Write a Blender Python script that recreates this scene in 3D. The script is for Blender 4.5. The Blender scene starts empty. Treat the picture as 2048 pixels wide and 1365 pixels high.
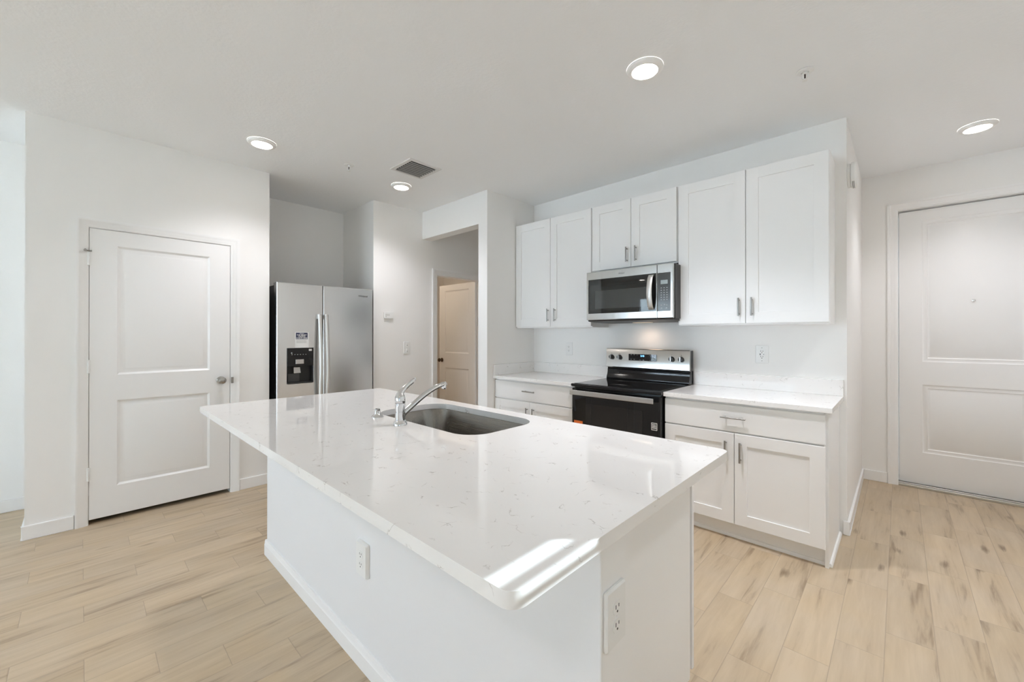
import bpy, math, random
from mathutils import Vector, Matrix, Euler
random.seed(7)
S = bpy.context.scene
COL = S.collection
PI = math.pi
# ------------------------------------------------------------------ camera
H = 2.757                                    # ceiling height
cd = bpy.data.cameras.new('camera'); cam = bpy.data.objects.new('camera', cd); COL.objects.link(cam)
cd.sensor_fit = 'HORIZONTAL'; cd.sensor_width = 36.0; cd.lens = 817.7336 / 2048 * 36.0
cd.shift_y = -(682.5 - 668.6536) / 2048
cd.clip_start = 0.02
yaw, pitch, roll = math.radians(43.463), math.radians(0.1277), math.radians(0.0163)
fw = Vector((-math.sin(yaw), math.cos(yaw), 0)); rt = Vector((math.cos(yaw), math.sin(yaw), 0)); up = Vector((0, 0, 1))
fw, up = math.cos(pitch) * fw + math.sin(pitch) * up, math.cos(pitch) * up - math.sin(pitch) * fw
rt, up = math.cos(roll) * rt + math.sin(roll) * up, math.cos(roll) * up - math.sin(roll) * rt
M = Matrix((rt, up, -fw)).transposed().to_4x4(); M.translation = Vector((0, 0, 1.3175))
cam.matrix_world = M
S.camera = cam
# ------------------------------------------------------------------ view
S.view_settings.view_transform = 'Standard'; S.view_settings.look = 'None'
S.view_settings.exposure = 0.80; S.view_settings.gamma = 1.0; S.view_settings.use_curve_mapping = False
S.cycles.max_bounces = 14; S.cycles.diffuse_bounces = 9; S.cycles.glossy_bounces = 6
S.cycles.transparent_max_bounces = 12; S.cycles.sample_clamp_indirect = 6.0
S.cycles.caustics_reflective = False; S.cycles.caustics_refractive = False
S.cycles.use_denoising = True
# ------------------------------------------------------------------ sky, sun, window light
SKY_STRENGTH = 1.25
SUN_STRENGTH = 54.0
LAMP_STRENGTH = 14.0
BEAM_WATTS = 62.0
w = bpy.data.worlds.new('sky'); S.world = w; w.use_nodes = True
nt = w.node_tree; nt.nodes.clear()
out = nt.nodes.new('ShaderNodeOutputWorld'); bg = nt.nodes.new('ShaderNodeBackground')
tc = nt.nodes.new('ShaderNodeTexCoord'); sep = nt.nodes.new('ShaderNodeSeparateXYZ'); rp = nt.nodes.new('ShaderNodeValToRGB')
rp.color_ramp.elements[0].position = 0.06; rp.color_ramp.elements[0].color = (1.0, 1.0, 1.0, 1)
rp.color_ramp.elements[1].position = 0.30; rp.color_ramp.elements[1].color = (0.17, 0.22, 0.27, 1)
x_ = rp.color_ramp.elements.new(0.9); x_.color = (0.13, 0.19, 0.27, 1)
nt.links.new(tc.outputs['Generated'], sep.inputs[0]); nt.links.new(sep.outputs['Z'], rp.inputs[0])
pass; bg.inputs['Strength'].default_value = SKY_STRENGTH * 3.2; tint = nt.nodes.new('ShaderNodeMix'); tint.data_type = 'RGBA'; tint.blend_type = 'MULTIPLY'; tint.inputs[0].default_value = 1.0; tint.inputs[7].default_value = (0.70, 0.88, 1.0, 1)
nt.links.new(rp.outputs[0], tint.inputs[6]); nt.links.new(tint.outputs[2], bg.inputs['Color']); nt.links.new(bg.outputs[0], out.inputs['Surface'])
sd = bpy.data.lights.new('sun', 'SUN'); sun = bpy.data.objects.new('sun', sd); COL.objects.link(sun)
sd.energy = SUN_STRENGTH; sd.angle = math.radians(0.30); sd.color = (0.75, 0.91, 1.0)
TE = 0.86                                     # sun drop per metre of x (azimuth 45 degrees)
sun.rotation_euler = Vector((-1, -1, -TE)).to_track_quat('-Z', 'Y').to_euler(); sun.location = (3, 4, 4)
def portal(name, loc, rot, sx, sy):
    l = bpy.data.lights.new(name, 'AREA'); l.shape = 'RECTANGLE'; l.size = sx; l.size_y = sy; l.cycles.is_portal = True
    o = bpy.data.objects.new(name, l); o.location = loc; o.rotation_euler = rot; COL.objects.link(o); return o
SLX0, SLX1, SLZ, RY = -5.30, -1.75, 2.36, -4.6  # rear sliding door opening, rear wall
portal('window_portal', ((SLX0 + SLX1) / 2, RY - 0.10, SLZ / 2), (PI / 2, 0, 0), SLX1 - SLX0, SLZ)   # faces +y into the room
BY0, BY1, BZ = -4.2, -1.3, 2.36               # unseen glazed opening added in the right wall for sun bounce
portal('side_portal', (1.05 + 0.20, (BY0 + BY1) / 2, BZ / 2), (0, PI / 2, 0), BZ, BY1 - BY0)
# ------------------------------------------------------------------ materials
def new_mat(name):
    m = bpy.data.materials.new(name); m.use_nodes = True
    return m, m.node_tree, m.node_tree.nodes['Principled BSDF']
def add(nt, typ, **kw):
    n = nt.nodes.new(typ)
    for k, v in kw.items(): setattr(n, k, v)
    return n
def mat(name, col, rough=0.5, metal=0.0, bump=0.0, scale=200.0, spec=0.5, coat=0.0, emis=None, estr=0.0, aniso=0.0):
    m, nt, b = new_mat(name)
    b.inputs['Base Color'].default_value = (*col, 1); b.inputs['Roughness'].default_value = rough
    b.inputs['Metallic'].default_value = metal; b.inputs['Specular IOR Level'].default_value = spec
    b.inputs['Coat Weight'].default_value = coat; b.inputs['Coat Roughness'].default_value = 0.05
    b.inputs['Anisotropic'].default_value = aniso
    if emis: b.inputs['Emission Color'].default_value = (*emis, 1); b.inputs['Emission Strength'].default_value = estr
    t = add(nt, 'ShaderNodeTexCoord'); n = add(nt, 'ShaderNodeTexNoise'); n.inputs['Scale'].default_value = scale
    n.inputs['Detail'].default_value = 3
    nt.links.new(t.outputs['Object'], n.inputs['Vector'])
    if bump > 0:
        bp = add(nt, 'ShaderNodeBump'); bp.inputs['Strength'].default_value = bump; bp.inputs['Distance'].default_value = 0.002
        nt.links.new(n.outputs['Fac'], bp.inputs['Height']); nt.links.new(bp.outputs[0], b.inputs['Normal'])
    else:                                     # a faint procedural unevenness of the gloss
        mr = add(nt, 'ShaderNodeMapRange'); mr.inputs['To Min'].default_value = rough * 0.93; mr.inputs['To Max'].default_value = rough * 1.07
        nt.links.new(n.outputs['Fac'], mr.inputs[0]); nt.links.new(mr.outputs[0], b.inputs['Roughness'])
    return m
def brushed(name, col, rough, axis, amp=0.10):
    """stainless steel with fine brush lines running along one object axis"""
    m, nt, b = new_mat(name)
    b.inputs['Metallic'].default_value = 1.0; b.inputs['Roughness'].default_value = rough
    t = add(nt, 'ShaderNodeTexCoord'); mp = add(nt, 'ShaderNodeMapping'); n = add(nt, 'ShaderNodeTexNoise')
    sc = [900, 900, 900]; sc['xyz'.index(axis)] = 4; mp.inputs['Scale'].default_value = sc
    n.inputs['Scale'].default_value = 1.0; n.inputs['Detail'].default_value = 2
    nt.links.new(t.outputs['Object'], mp.inputs[0]); nt.links.new(mp.outputs[0], n.inputs['Vector'])
    mr = add(nt, 'ShaderNodeMapRange'); mr.inputs['To Min'].default_value = rough - amp * rough; mr.inputs['To Max'].default_value = rough + amp * rough
    nt.links.new(n.outputs['Fac'], mr.inputs[0]); nt.links.new(mr.outputs[0], b.inputs['Roughness'])
    mx = add(nt, 'ShaderNodeMix', data_type='RGBA'); mx.inputs[6].default_value = (*[c * 0.97 for c in col], 1); mx.inputs[7].default_value = (*[min(1, c * 1.03) for c in col], 1)
    nt.links.new(n.outputs['Fac'], mx.inputs[0]); nt.links.new(mx.outputs[2], b.inputs['Base Color'])
    bp = add(nt, 'ShaderNodeBump'); bp.inputs['Strength'].default_value = 0.06; bp.inputs['Distance'].default_value = 0.0006
    nt.links.new(n.outputs['Fac'], bp.inputs['Height']); nt.links.new(bp.outputs[0], b.inputs['Normal'])
    return m
WALL = mat('wall_paint', (0.86, 0.85, 0.835), 0.62, bump=0.10, scale=160)
CEIL = mat('ceiling_texture', (0.885, 0.895, 0.905), 0.9, bump=0.55, scale=55)
TRIM = mat('trim_paint', (0.87, 0.865, 0.86), 0.38)
DOORP = mat('door_paint', (0.85, 0.845, 0.84), 0.36, bump=0.03, scale=300)
CAB = mat('cabinet_white', (0.87, 0.87, 0.87), 0.33)
PLAS = mat('white_plastic', (0.83, 0.83, 0.82), 0.35)
DARK = mat('slot_black', (0.03, 0.03, 0.03), 0.6)
GAP = mat('shadow_gap', (0.05, 0.045, 0.04), 0.9)
NICK = mat('brushed_nickel', (0.37, 0.36, 0.345), 0.30, 1.0)
NICKD = mat('satin_nickel', (0.42, 0.40, 0.37), 0.26, 1.0)
BRONZE = mat('dark_bronze', (0.13, 0.09, 0.06), 0.35, 1.0)
CHROME = mat('chrome', (0.74, 0.74, 0.75), 0.04, 1.0)
STEEL = brushed('stainless_steel', (0.68, 0.68, 0.675), 0.23, 'x')
_b = STEEL.node_tree.nodes['Principled BSDF']; _tg = add(STEEL.node_tree, 'ShaderNodeTangent', direction_type='RADIAL', axis='Z')
_b.inputs['Anisotropic'].default_value = 0.45; _b.inputs['Anisotropic Rotation'].default_value = 0.25; STEEL.node_tree.links.new(_tg.outputs[0], _b.inputs['Tangent'])
STEELX = brushed('stainless_front', (0.56, 0.55, 0.535), 0.19, 'x')
STEELV = brushed('stainless_handle', (0.70, 0.69, 0.67), 0.46, 'z')
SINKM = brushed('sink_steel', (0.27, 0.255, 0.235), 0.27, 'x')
MWGLASS = mat('microwave_glass', (0.006, 0.006, 0.006), 0.012, spec=0.8)
BLACKG = mat('black_glass', (0.005, 0.005, 0.0055), 0.02, spec=0.42)
BLACKE = mat('black_enamel', (0.007, 0.007, 0.008), 0.09, spec=0.4)
BLACKM = mat('black_plastic', (0.022, 0.022, 0.022), 0.42)
GREYM = mat('dark_grey_plastic', (0.075, 0.075, 0.075), 0.4)
MESHG = mat('oven_window_mesh', (0.050, 0.054, 0.054), 0.012, spec=0.8)
PANELG = mat('control_glass_grey', (0.065, 0.07, 0.072), 0.12)
WHITEP = mat('printed_white', (0.75, 0.75, 0.74), 0.5)
GREYP = mat('printed_grey', (0.33, 0.34, 0.34), 0.5)
NAVY = mat('printed_navy', (0.03, 0.035, 0.08), 0.4)
ORANGE = mat('printed_orange', (0.75, 0.17, 0.03), 0.5)
LOGO = mat('badge_dark', (0.10, 0.10, 0.10), 0.4)
LCD = mat('lcd_pale', (0.30, 0.34, 0.34), 0.3)
BLUEL = mat('blue_digits', (0.02, 0.05, 0.1), 0.4, emis=(0.16, 0.50, 1.0), estr=2.2)
LENS = mat('lamp_lens', (0.9, 0.9, 0.88), 0.5, emis=(1.0, 0.91, 0.82), estr=LAMP_STRENGTH)
RING = mat('lamp_ring', (0.90, 0.895, 0.885), 0.45)
ALUM = mat('aluminium', (0.60, 0.58, 0.54), 0.35, 1.0)
RUB = mat('grey_rubber', (0.12, 0.12, 0.12), 0.7)
PATIO = mat('patio_concrete', (0.46, 0.45, 0.43), 0.9, bump=0.3, scale=40)
FENCE = mat('pale_render', (0.60, 0.60, 0.64), 0.9, bump=0.2, scale=30)
VINYL = mat('white_vinyl', (0.8, 0.8, 0.8), 0.35)

def glass_mat(name='window_glass', tint=1.0):
    m = bpy.data.materials.new(name); m.use_nodes = True; nt = m.node_tree; nt.nodes.clear()
    o = add(nt, 'ShaderNodeOutputMaterial'); mx = add(nt, 'ShaderNodeMixShader'); tr = add(nt, 'ShaderNodeBsdfTransparent'); gl = add(nt, 'ShaderNodeBsdfGlossy'); fr = add(nt, 'ShaderNodeFresnel')
    gl.inputs['Roughness'].default_value = 0.02; tr.inputs[0].default_value = (tint, tint, tint, 1); fr.inputs['IOR'].default_value = 1.25
    nt.links.new(fr.outputs[0], mx.inputs[0]); nt.links.new(tr.outputs[0], mx.inputs[1]); nt.links.new(gl.outputs[0], mx.inputs[2]); nt.links.new(mx.outputs[0], o.inputs[0])
    return m
GLASS = glass_mat(); DIM_GLASS = glass_mat('dimming_glass', 0.52)  # second glass is darkened only to cut light through the added side window

def slat_mat():
    m = bpy.data.materials.new('blind_slat_translucent'); m.use_nodes = True; nt = m.node_tree; nt.nodes.clear()
    o = add(nt, 'ShaderNodeOutputMaterial'); mx = add(nt, 'ShaderNodeMixShader'); tr = add(nt, 'ShaderNodeBsdfTranslucent'); df = add(nt, 'ShaderNodeBsdfDiffuse')
    tr.inputs[0].default_value = (0.85, 0.84, 0.82, 1); df.inputs[0].default_value = (0.85, 0.85, 0.84, 1); mx.inputs[0].default_value = 0.45
    nt.links.new(df.outputs[0], mx.inputs[1]); nt.links.new(tr.outputs[0], mx.inputs[2]); nt.links.new(mx.outputs[0], o.inputs[0])
    return m
SLAT = slat_mat()
SCREEN = bpy.data.materials.new('sun_dimmer_tint'); SCREEN.use_nodes = True  # even grey filter that weakens the sun behind the blind
_n = SCREEN.node_tree; _n.nodes.clear(); _o = add(_n, 'ShaderNodeOutputMaterial'); _t = add(_n, 'ShaderNodeBsdfTransparent'); _t.inputs[0].default_value = (0.32, 0.32, 0.32, 1); _n.links.new(_t.outputs[0], _o.inputs[0])

def quartz_mat():
    m, nt, b = new_mat('white_quartz')
    t = add(nt, 'ShaderNodeTexCoord')
    wn = add(nt, 'ShaderNodeTexNoise'); wn.inputs['Scale'].default_value = 9; wn.inputs['Detail'].default_value = 5
    nt.links.new(t.outputs['Object'], wn.inputs['Vector'])
    ad = add(nt, 'ShaderNodeMix', data_type='VECTOR') if False else add(nt, 'ShaderNodeVectorMath', operation='MULTIPLY_ADD')
    nt.links.new(wn.outputs['Color'], ad.inputs[0]); ad.inputs[1].default_value = (0.22, 0.22, 0.22); nt.links.new(t.outputs['Object'], ad.inputs[2])
    v = add(nt, 'ShaderNodeTexVoronoi', feature='DISTANCE_TO_EDGE'); v.inputs['Scale'].default_value = 11
    nt.links.new(ad.outputs[0], v.inputs['Vector'])
    r1 = add(nt, 'ShaderNodeValToRGB'); r1.color_ramp.elements[0].position = 0.0; r1.color_ramp.elements[0].color = (1, 1, 1, 1); r1.color_ramp.elements[1].position = 0.022; r1.color_ramp.elements[1].color = (0, 0, 0, 1)
    nt.links.new(v.outputs['Distance'], r1.inputs[0])
    mk = add(nt, 'ShaderNodeTexNoise'); mk.inputs['Scale'].default_value = 23; mk.inputs['Detail'].default_value = 2
    nt.links.new(t.outputs['Object'], mk.inputs['Vector'])
    r2 = add(nt, 'ShaderNodeValToRGB'); r2.color_ramp.elements[0].position = 0.54; r2.color_ramp.elements[0].color = (0, 0, 0, 1); r2.color_ramp.elements[1].position = 0.66; r2.color_ramp.elements[1].color = (1, 1, 1, 1)
    nt.links.new(mk.outputs['Fac'], r2.inputs[0])
    mu = add(nt, 'ShaderNodeMath', operation='MULTIPLY'); nt.links.new(r1.outputs[0], mu.inputs[0]); nt.links.new(r2.outputs[0], mu.inputs[1])
    cl = add(nt, 'ShaderNodeTexNoise'); cl.inputs['Scale'].default_value = 3.0; cl.inputs['Detail'].default_value = 3
    nt.links.new(t.outputs['Object'], cl.inputs['Vector'])
    base = add(nt, 'ShaderNodeMix', data_type='RGBA'); base.inputs[6].default_value = (0.835, 0.82, 0.805, 1); base.inputs[7].default_value = (0.87, 0.86, 0.85, 1)
    nt.links.new(cl.outputs['Fac'], base.inputs[0])
    mx = add(nt, 'ShaderNodeMix', data_type='RGBA'); mx.inputs[7].default_value = (0.38, 0.345, 0.32, 1)
    mm = add(nt, 'ShaderNodeMath', operation='MULTIPLY'); mm.inputs[1].default_value = 0.72; nt.links.new(mu.outputs[0], mm.inputs[0])
    nt.links.new(mm.outputs[0], mx.inputs[0]); nt.links.new(base.outputs[2], mx.inputs[6]); nt.links.new(mx.outputs[2], b.inputs['Base Color'])
    b.inputs['Roughness'].default_value = 0.035
    return m
QUARTZ = quartz_mat()

def floor_mat():
    m, nt, b = new_mat('wood_look_tile')
    L = nt.links.new
    def math_(op, a, bb=None, c=None):
        n = add(nt, 'ShaderNodeMath', operation=op)
        for i, x in enumerate((a, bb, c)):
            if x is None: continue
            if isinstance(x, (int, float)): n.inputs[i].default_value = x
            else: L(x, n.inputs[i])
        return n.outputs[0]
    W_, L_, SH = 0.157, 0.6105, 0.2035
    t = add(nt, 'ShaderNodeTexCoord'); s = add(nt, 'ShaderNodeSeparateXYZ'); L(t.outputs['Object'], s.inputs[0])
    X, Y = s.outputs['X'], s.outputs['Y']
    gx = math_('DIVIDE', math_('ADD', X, 3.815), W_)
    row = math_('FLOOR', gx); fx = math_('FRACT', gx)
    gy = math_('DIVIDE', math_('SUBTRACT', math_('SUBTRACT', Y, 0.012), math_('MULTIPLY', row, SH)), L_)
    colm = math_('FLOOR', gy); fy = math_('FRACT', gy)
    dx = math_('MULTIPLY', math_('MINIMUM', fx, math_('SUBTRACT', 1.0, fx)), W_)
    dy = math_('MULTIPLY', math_('MINIMUM', fy, math_('SUBTRACT', 1.0, fy)), L_)
    d = math_('MINIMUM', dx, dy)
    cb = add(nt, 'ShaderNodeCombineXYZ'); L(row, cb.inputs[0]); L(colm, cb.inputs[1])
    wn = add(nt, 'ShaderNodeTexWhiteNoise', noise_dimensions='2D'); L(cb.outputs[0], wn.inputs['Vector'])
    rnd = wn.outputs['Value']
    def coords(kx, ky):
        c = add(nt, 'ShaderNodeCombineXYZ')
        L(math_('ADD', math_('MULTIPLY', X, kx), math_('MULTIPLY', rnd, 37.0)), c.inputs[0])
        L(math_('ADD', math_('MULTIPLY', Y, ky), math_('MULTIPLY', rnd, 91.0)), c.inputs[1])
        return c.outputs[0]
    g1 = add(nt, 'ShaderNodeTexNoise'); g1.inputs['Scale'].default_value = 1; g1.inputs['Detail'].default_value = 5; g1.inputs['Roughness'].default_value = 0.62; g1.inputs['Distortion'].default_value = 0.5
    L(coords(34, 2.6), g1.inputs['Vector'])
    g2 = add(nt, 'ShaderNodeTexNoise'); g2.inputs['Scale'].default_value = 1; g2.inputs['Detail'].default_value = 3; g2.inputs['Distortion'].default_value = 0.8
    L(coords(11, 1.5), g2.inputs['Vector'])
    g3 = add(nt, 'ShaderNodeTexNoise'); g3.inputs['Scale'].default_value = 1; g3.inputs['Detail'].default_value = 2
    L(coords(4, 3), g3.inputs['Vector'])
    # knots: stretched voronoi cells, only some of them
    vo = add(nt, 'ShaderNodeTexVoronoi', feature='F1'); vo.inputs['Scale'].default_value = 1; L(coords(9.0, 3.0), vo.inputs['Vector'])
    kn = add(nt, 'ShaderNodeValToRGB'); kn.color_ramp.elements[0].position = 0.05; kn.color_ramp.elements[0].color = (1, 1, 1, 1); kn.color_ramp.elements[1].position = 0.20; kn.color_ramp.elements[1].color = (0, 0, 0, 1)
    wob = math_('ADD', vo.outputs['Distance'], math_('MULTIPLY', math_('SUBTRACT', g1.outputs['Fac'], 0.5), 0.40)); L(wob, kn.inputs[0])
    ks = add(nt, 'ShaderNodeSeparateColor'); L(vo.outputs['Color'], ks.inputs[0])
    ksel = math_('GREATER_THAN', ks.outputs[0], 0.62)
    knot = math_('MULTIPLY', kn.outputs[0], ksel)
    cr = add(nt, 'ShaderNodeValToRGB')
    e = cr.color_ramp.elements
    e[0].position = 0.34; e[0].color = (0.300, 0.219, 0.140, 1)
    e[1].position = 0.62; e[1].color = (0.548, 0.434, 0.298, 1)
    x = e.new(0.45); x.color = (0.476, 0.370, 0.250, 1)
    mixf = math_('ADD', math_('MULTIPLY', g1.outputs['Fac'], 0.45), math_('MULTIPLY', g2.outputs['Fac'], 0.55)); L(mixf, cr.inputs[0])
    hs = add(nt, 'ShaderNodeHueSaturation'); L(cr.outputs[0], hs.inputs['Color'])
    L(math_('ADD', 0.95, math_('MULTIPLY', rnd, 0.10)), hs.inputs['Value'])
    L(math_('ADD', 0.80, math_('MULTIPLY', g3.outputs['Fac'], 0.35)), hs.inputs['Saturation'])
    m1 = add(nt, 'ShaderNodeMix', data_type='RGBA'); L(math_('MULTIPLY', knot, 0.80), m1.inputs[0]); L(hs.outputs[0], m1.inputs[6]); m1.inputs[7].default_value = (0.16, 0.105, 0.062, 1)
    gr = math_('LESS_THAN', d, 0.0014)
    m2 = add(nt, 'ShaderNodeMix', data_type='RGBA'); L(math_('MULTIPLY', gr, 0.55), m2.inputs[0]); L(m1.outputs[2], m2.inputs[6]); m2.inputs[7].default_value = (0.30, 0.235, 0.17, 1)
    L(m2.outputs[2], b.inputs['Base Color'])
    b.inputs['Roughness'].default_value = 0.42
    bp = add(nt, 'ShaderNodeBump'); bp.inputs['Strength'].default_value = 0.35; bp.inputs['Distance'].default_value = 0.0015
    ed = add(nt, 'ShaderNodeMapRange'); ed.inputs['From Max'].default_value = 0.004; L(d, ed.inputs[0])
    hh = math_('ADD', ed.outputs[0], math_('MULTIPLY', g1.outputs['Fac'], 0.16)); L(hh, bp.inputs['Height']); L(bp.outputs[0], b.inputs['Normal'])
    return m
FLOORM = floor_mat()

# ------------------------------------------------------------------ mesh tools
class MB:
    def __init__(s): s.v = []; s.f = []; s.m = []; s.cur = 0
    def q(s, *pts):
        n = len(s.v); s.v += [tuple(p) for p in pts]; s.f.append(tuple(range(n, n + len(pts)))); s.m.append(s.cur)
    def add(s, vs, fs):
        n = len(s.v); s.v += [tuple(p) for p in vs]
        for f in fs: s.f.append(tuple(i + n for i in f)); s.m.append(s.cur)
    def box(s, x0, x1, y0, y1, z0, z1):
        vs = [(x, y, z) for x in (x0, x1) for y in (y0, y1) for z in (z0, z1)]
        s.add(vs, [(0, 1, 3, 2), (4, 6, 7, 5), (0, 4, 5, 1), (2, 3, 7, 6), (0, 2, 6, 4), (1, 5, 7, 3)]); return s
    def rings(s, rr, cap0=True, cap1=True):
        """closed rings of equal length, bridged in order"""
        n = len(rr[0]); vs = [p for r in rr for p in r]; fs = []
        for i in range(len(rr) - 1):
            for j in range(n):
                k = (j + 1) % n; fs.append((i * n + j, i * n + k, (i + 1) * n + k, (i + 1) * n + j))
        if cap0: fs.append(tuple(reversed(range(n))))
        if cap1: fs.append(tuple(range((len(rr) - 1) * n, len(rr) * n)))
        s.add(vs, fs); return s
    def lathe(s, prof, c=(0, 0, 0), axis='z', n=32, cap0=True, cap1=True):
        rr = []
        for r, h in prof:
            ring = []
            for j in range(n):
                a = 2 * PI * j / n; u, v = r * math.cos(a), r * math.sin(a)
                p = {'z': (u, v, h), 'x': (h, u, v), 'y': (v, h, u)}[axis]
                ring.append((p[0] + c[0], p[1] + c[1], p[2] + c[2]))
            rr.append(ring)
        return s.rings(rr, cap0, cap1)
    def tube(s, pts, rad, n=12, flat=None):
        """tube along points; rad number or list of radius; flat = list of (ra, rb) with rb along the side direction"""
        P = [Vector(p) for p in pts]; rr = []; side = None
        for i, p in enumerate(P):
            d = (P[min(i + 1, len(P) - 1)] - P[max(i - 1, 0)]).normalized()
            if side is None:
                ref = Vector((0, 0, 1)) if abs(d.z) < 0.9 else Vector((1, 0, 0)); side = d.cross(ref).normalized()
            side = (side - d * side.dot(d)).normalized(); nn = side.cross(d).normalized()
            ra, rb = flat[i] if flat else ((rad[i], rad[i]) if isinstance(rad, (list, tuple)) else (rad, rad))
            rr.append([tuple(p + side * (rb * math.cos(2 * PI * j / n)) + nn * (ra * math.sin(2 * PI * j / n))) for j in range(n)])
        return s.rings(rr)
    def prism(s, poly, y0, y1):
        """polygon in x-z extruded in y"""
        return s.rings([[(x, y0, z) for x, z in poly], [(x, y1, z) for x, z in poly]])
    def build(s, name, mats, parent=None, bevel=0.0, seg=2, smooth=32, label=None, loc=None):
        me = bpy.data.meshes.new(name); me.from_pydata(s.v, [], s.f)
        for m in (mats if isinstance(mats, (list, tuple)) else [mats]): me.materials.append(m)
        for p, i in zip(me.polygons, s.m): p.material_index = i
        import bmesh
        b = bmesh.new(); b.from_mesh(me); bmesh.ops.remove_doubles(b, verts=b.verts, dist=1e-5); bmesh.ops.recalc_face_normals(b, faces=b.faces); b.to_mesh(me); b.free()
        me.shade_smooth(); me.set_sharp_from_angle(angle=math.radians(smooth))
        o = bpy.data.objects.new(name, me); COL.objects.link(o)
        if parent: o.parent = parent
        if loc: o.location = loc
        if bevel > 0:
            bv = o.modifiers.new('bevel', 'BEVEL'); bv.width = bevel; bv.segments = seg; bv.limit_method = 'ANGLE'; bv.angle_limit = math.radians(50); bv.harden_normals = True
        if label: o['label'] = label
        return o
def rrect(x0, x1, z0, z1, r, n=5):
    pts = []
    for cx, cz, a in ((x1 - r, z0 + r, -PI / 2), (x1 - r, z1 - r, 0), (x0 + r, z1 - r, PI / 2), (x0 + r, z0 + r, PI)):
        for i in range(n + 1):
            t = a + PI / 2 * i / n; pts.append((cx + r * math.cos(t), cz + r * math.sin(t)))
    return pts
def box(name, m, x0, x1, y0, y1, z0, z1, parent=None, bevel=0.0, label=None):
    return MB().box(x0, x1, y0, y1, z0, z1).build(name, m, parent, bevel, label=label)
def tag(o, label, cat, group=None):
    o['label'] = label; o['category'] = cat
    if group: o['group'] = group
    return o
def thing(name, label, cat, loc=(0, 0, 0), rz=0.0, group=None):
    o = bpy.data.objects.new(name, None); COL.objects.link(o); o.location = loc; o.rotation_euler = (0, 0, rz); o.empty_display_size = 0.1
    return tag(o, label, cat, group)
def struct(o): o['kind'] = 'structure'; return o
def sempty(name, loc, rz=0.0):
    o = bpy.data.objects.new(name, None); COL.objects.link(o); o.location = loc; o.rotation_euler = (0, 0, rz); return struct(o)
def text_mesh(txt, size, m, name, parent, loc, rot, label=None, bold=0.0):
    c = bpy.data.curves.new(name, 'FONT'); c.body = txt; c.size = size; c.align_x = 'CENTER'; c.align_y = 'CENTER'; c.extrude = 0.0002; c.offset = bold
    t = bpy.data.objects.new(name, c); COL.objects.link(t)
    dg = bpy.context.evaluated_depsgraph_get(); me = bpy.data.meshes.new_from_object(t.evaluated_get(dg)); bpy.data.objects.remove(t)
    me.materials.clear(); me.materials.append(m); me.name = name
    o = bpy.data.objects.new(name, me); COL.objects.link(o); o.parent = parent; o.location = loc; o.rotation_euler = rot
    if label: o['label'] = label
    return o
def panel_slab(mb, w, h, t, panels, prof, cham=0.0015, capmat=None, ringmat=None, rail=0.0):
    """slab with its face at y=0 (x right, z up, depth +y); panels are holes whose rims follow prof [(inset, depth)]"""
    c = cham
    xs = sorted({c, w - c} | {p[0] for p in panels} | {p[1] for p in panels}); zs = sorted({c, h - c} | {p[2] for p in panels} | {p[3] for p in panels})
    for i in range(len(xs) - 1):
        for j in range(len(zs) - 1):
            cx, cz = (xs[i] + xs[i + 1]) / 2, (zs[j] + zs[j + 1]) / 2
            if any(p[0] < cx < p[1] and p[2] < cz < p[3] for p in panels): continue
            y = 0.0
            if rail and any(p[0] < cx < p[1] for p in panels):
                y = rail
                for xx in (xs[i], xs[i + 1]): mb.q((xx, 0, zs[j]), (xx, 0, zs[j + 1]), (xx, y, zs[j + 1]), (xx, y, zs[j]))
            mb.q((xs[i], y, zs[j]), (xs[i + 1], y, zs[j]), (xs[i + 1], y, zs[j + 1]), (xs[i], y, zs[j + 1]))
    o0 = [(c, 0, c), (w - c, 0, c), (w - c, 0, h - c), (c, 0, h - c)]; o1 = [(0, c, 0), (w, c, 0), (w, c, h), (0, c, h)]; o2 = [(0, t, 0), (w, t, 0), (w, t, h), (0, t, h)]
    mb.rings([o0, o1, o2], cap0=False)
    for x0, x1, z0, z1 in panels:
        if ringmat is not None: mb.cur = ringmat
        rr = [[(x0 + a, d, z0 + a), (x1 - a, d, z0 + a), (x1 - a, d, z1 - a), (x0 + a, d, z1 - a)] for a, d in prof]
        mb.rings(rr, cap0=False, cap1=False)
        if capmat is not None: mb.cur = capmat
        mb.q(*rr[-1]); mb.cur = 0
    return mb
def casing(mb, x0, x1, top, depth=0.12, wd=0.062, th=0.017, jamb=0.0):
    """door casing around opening x0..x1, 0..top on the wall face y=0 (proud towards -y), and the jamb lining behind it"""
    prof = [(0, 0.0), (0, -th), (0.016, -th), (0.022, -th * 0.8), (0.040, -th * 0.72), (0.046, -th * 0.55), (wd - 0.004, -th * 0.5), (wd, -th * 0.35), (wd, 0.0)]
    X0, X1, T = x0 - wd, x1 + wd, top + wd
    rows = [[(X0 + a, y, 0), (X0 + a, y, T - a), (X1 - a, y, T - a), (X1 - a, y, 0)] for a, y in prof]
    for a, b in zip(rows, rows[1:]):
        for k in range(3): mb.q(a[k], a[k + 1], b[k + 1], b[k])
    e = jamb
    mb.box(x0 - 0.004, x0 + e, 0.0, depth, 0, top); mb.box(x1 - e, x1 + 0.004, 0.0, depth, 0, top); mb.box(x0 + e, x1 - e, 0.0, depth, top - e, top + 0.004)
    return mb
def copy_tree(o, parent=None):
    c = o.copy(); COL.objects.link(c)
    if parent: c.parent = parent
    for ch in list(o.children): copy_tree(ch, c)
    return c

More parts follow.
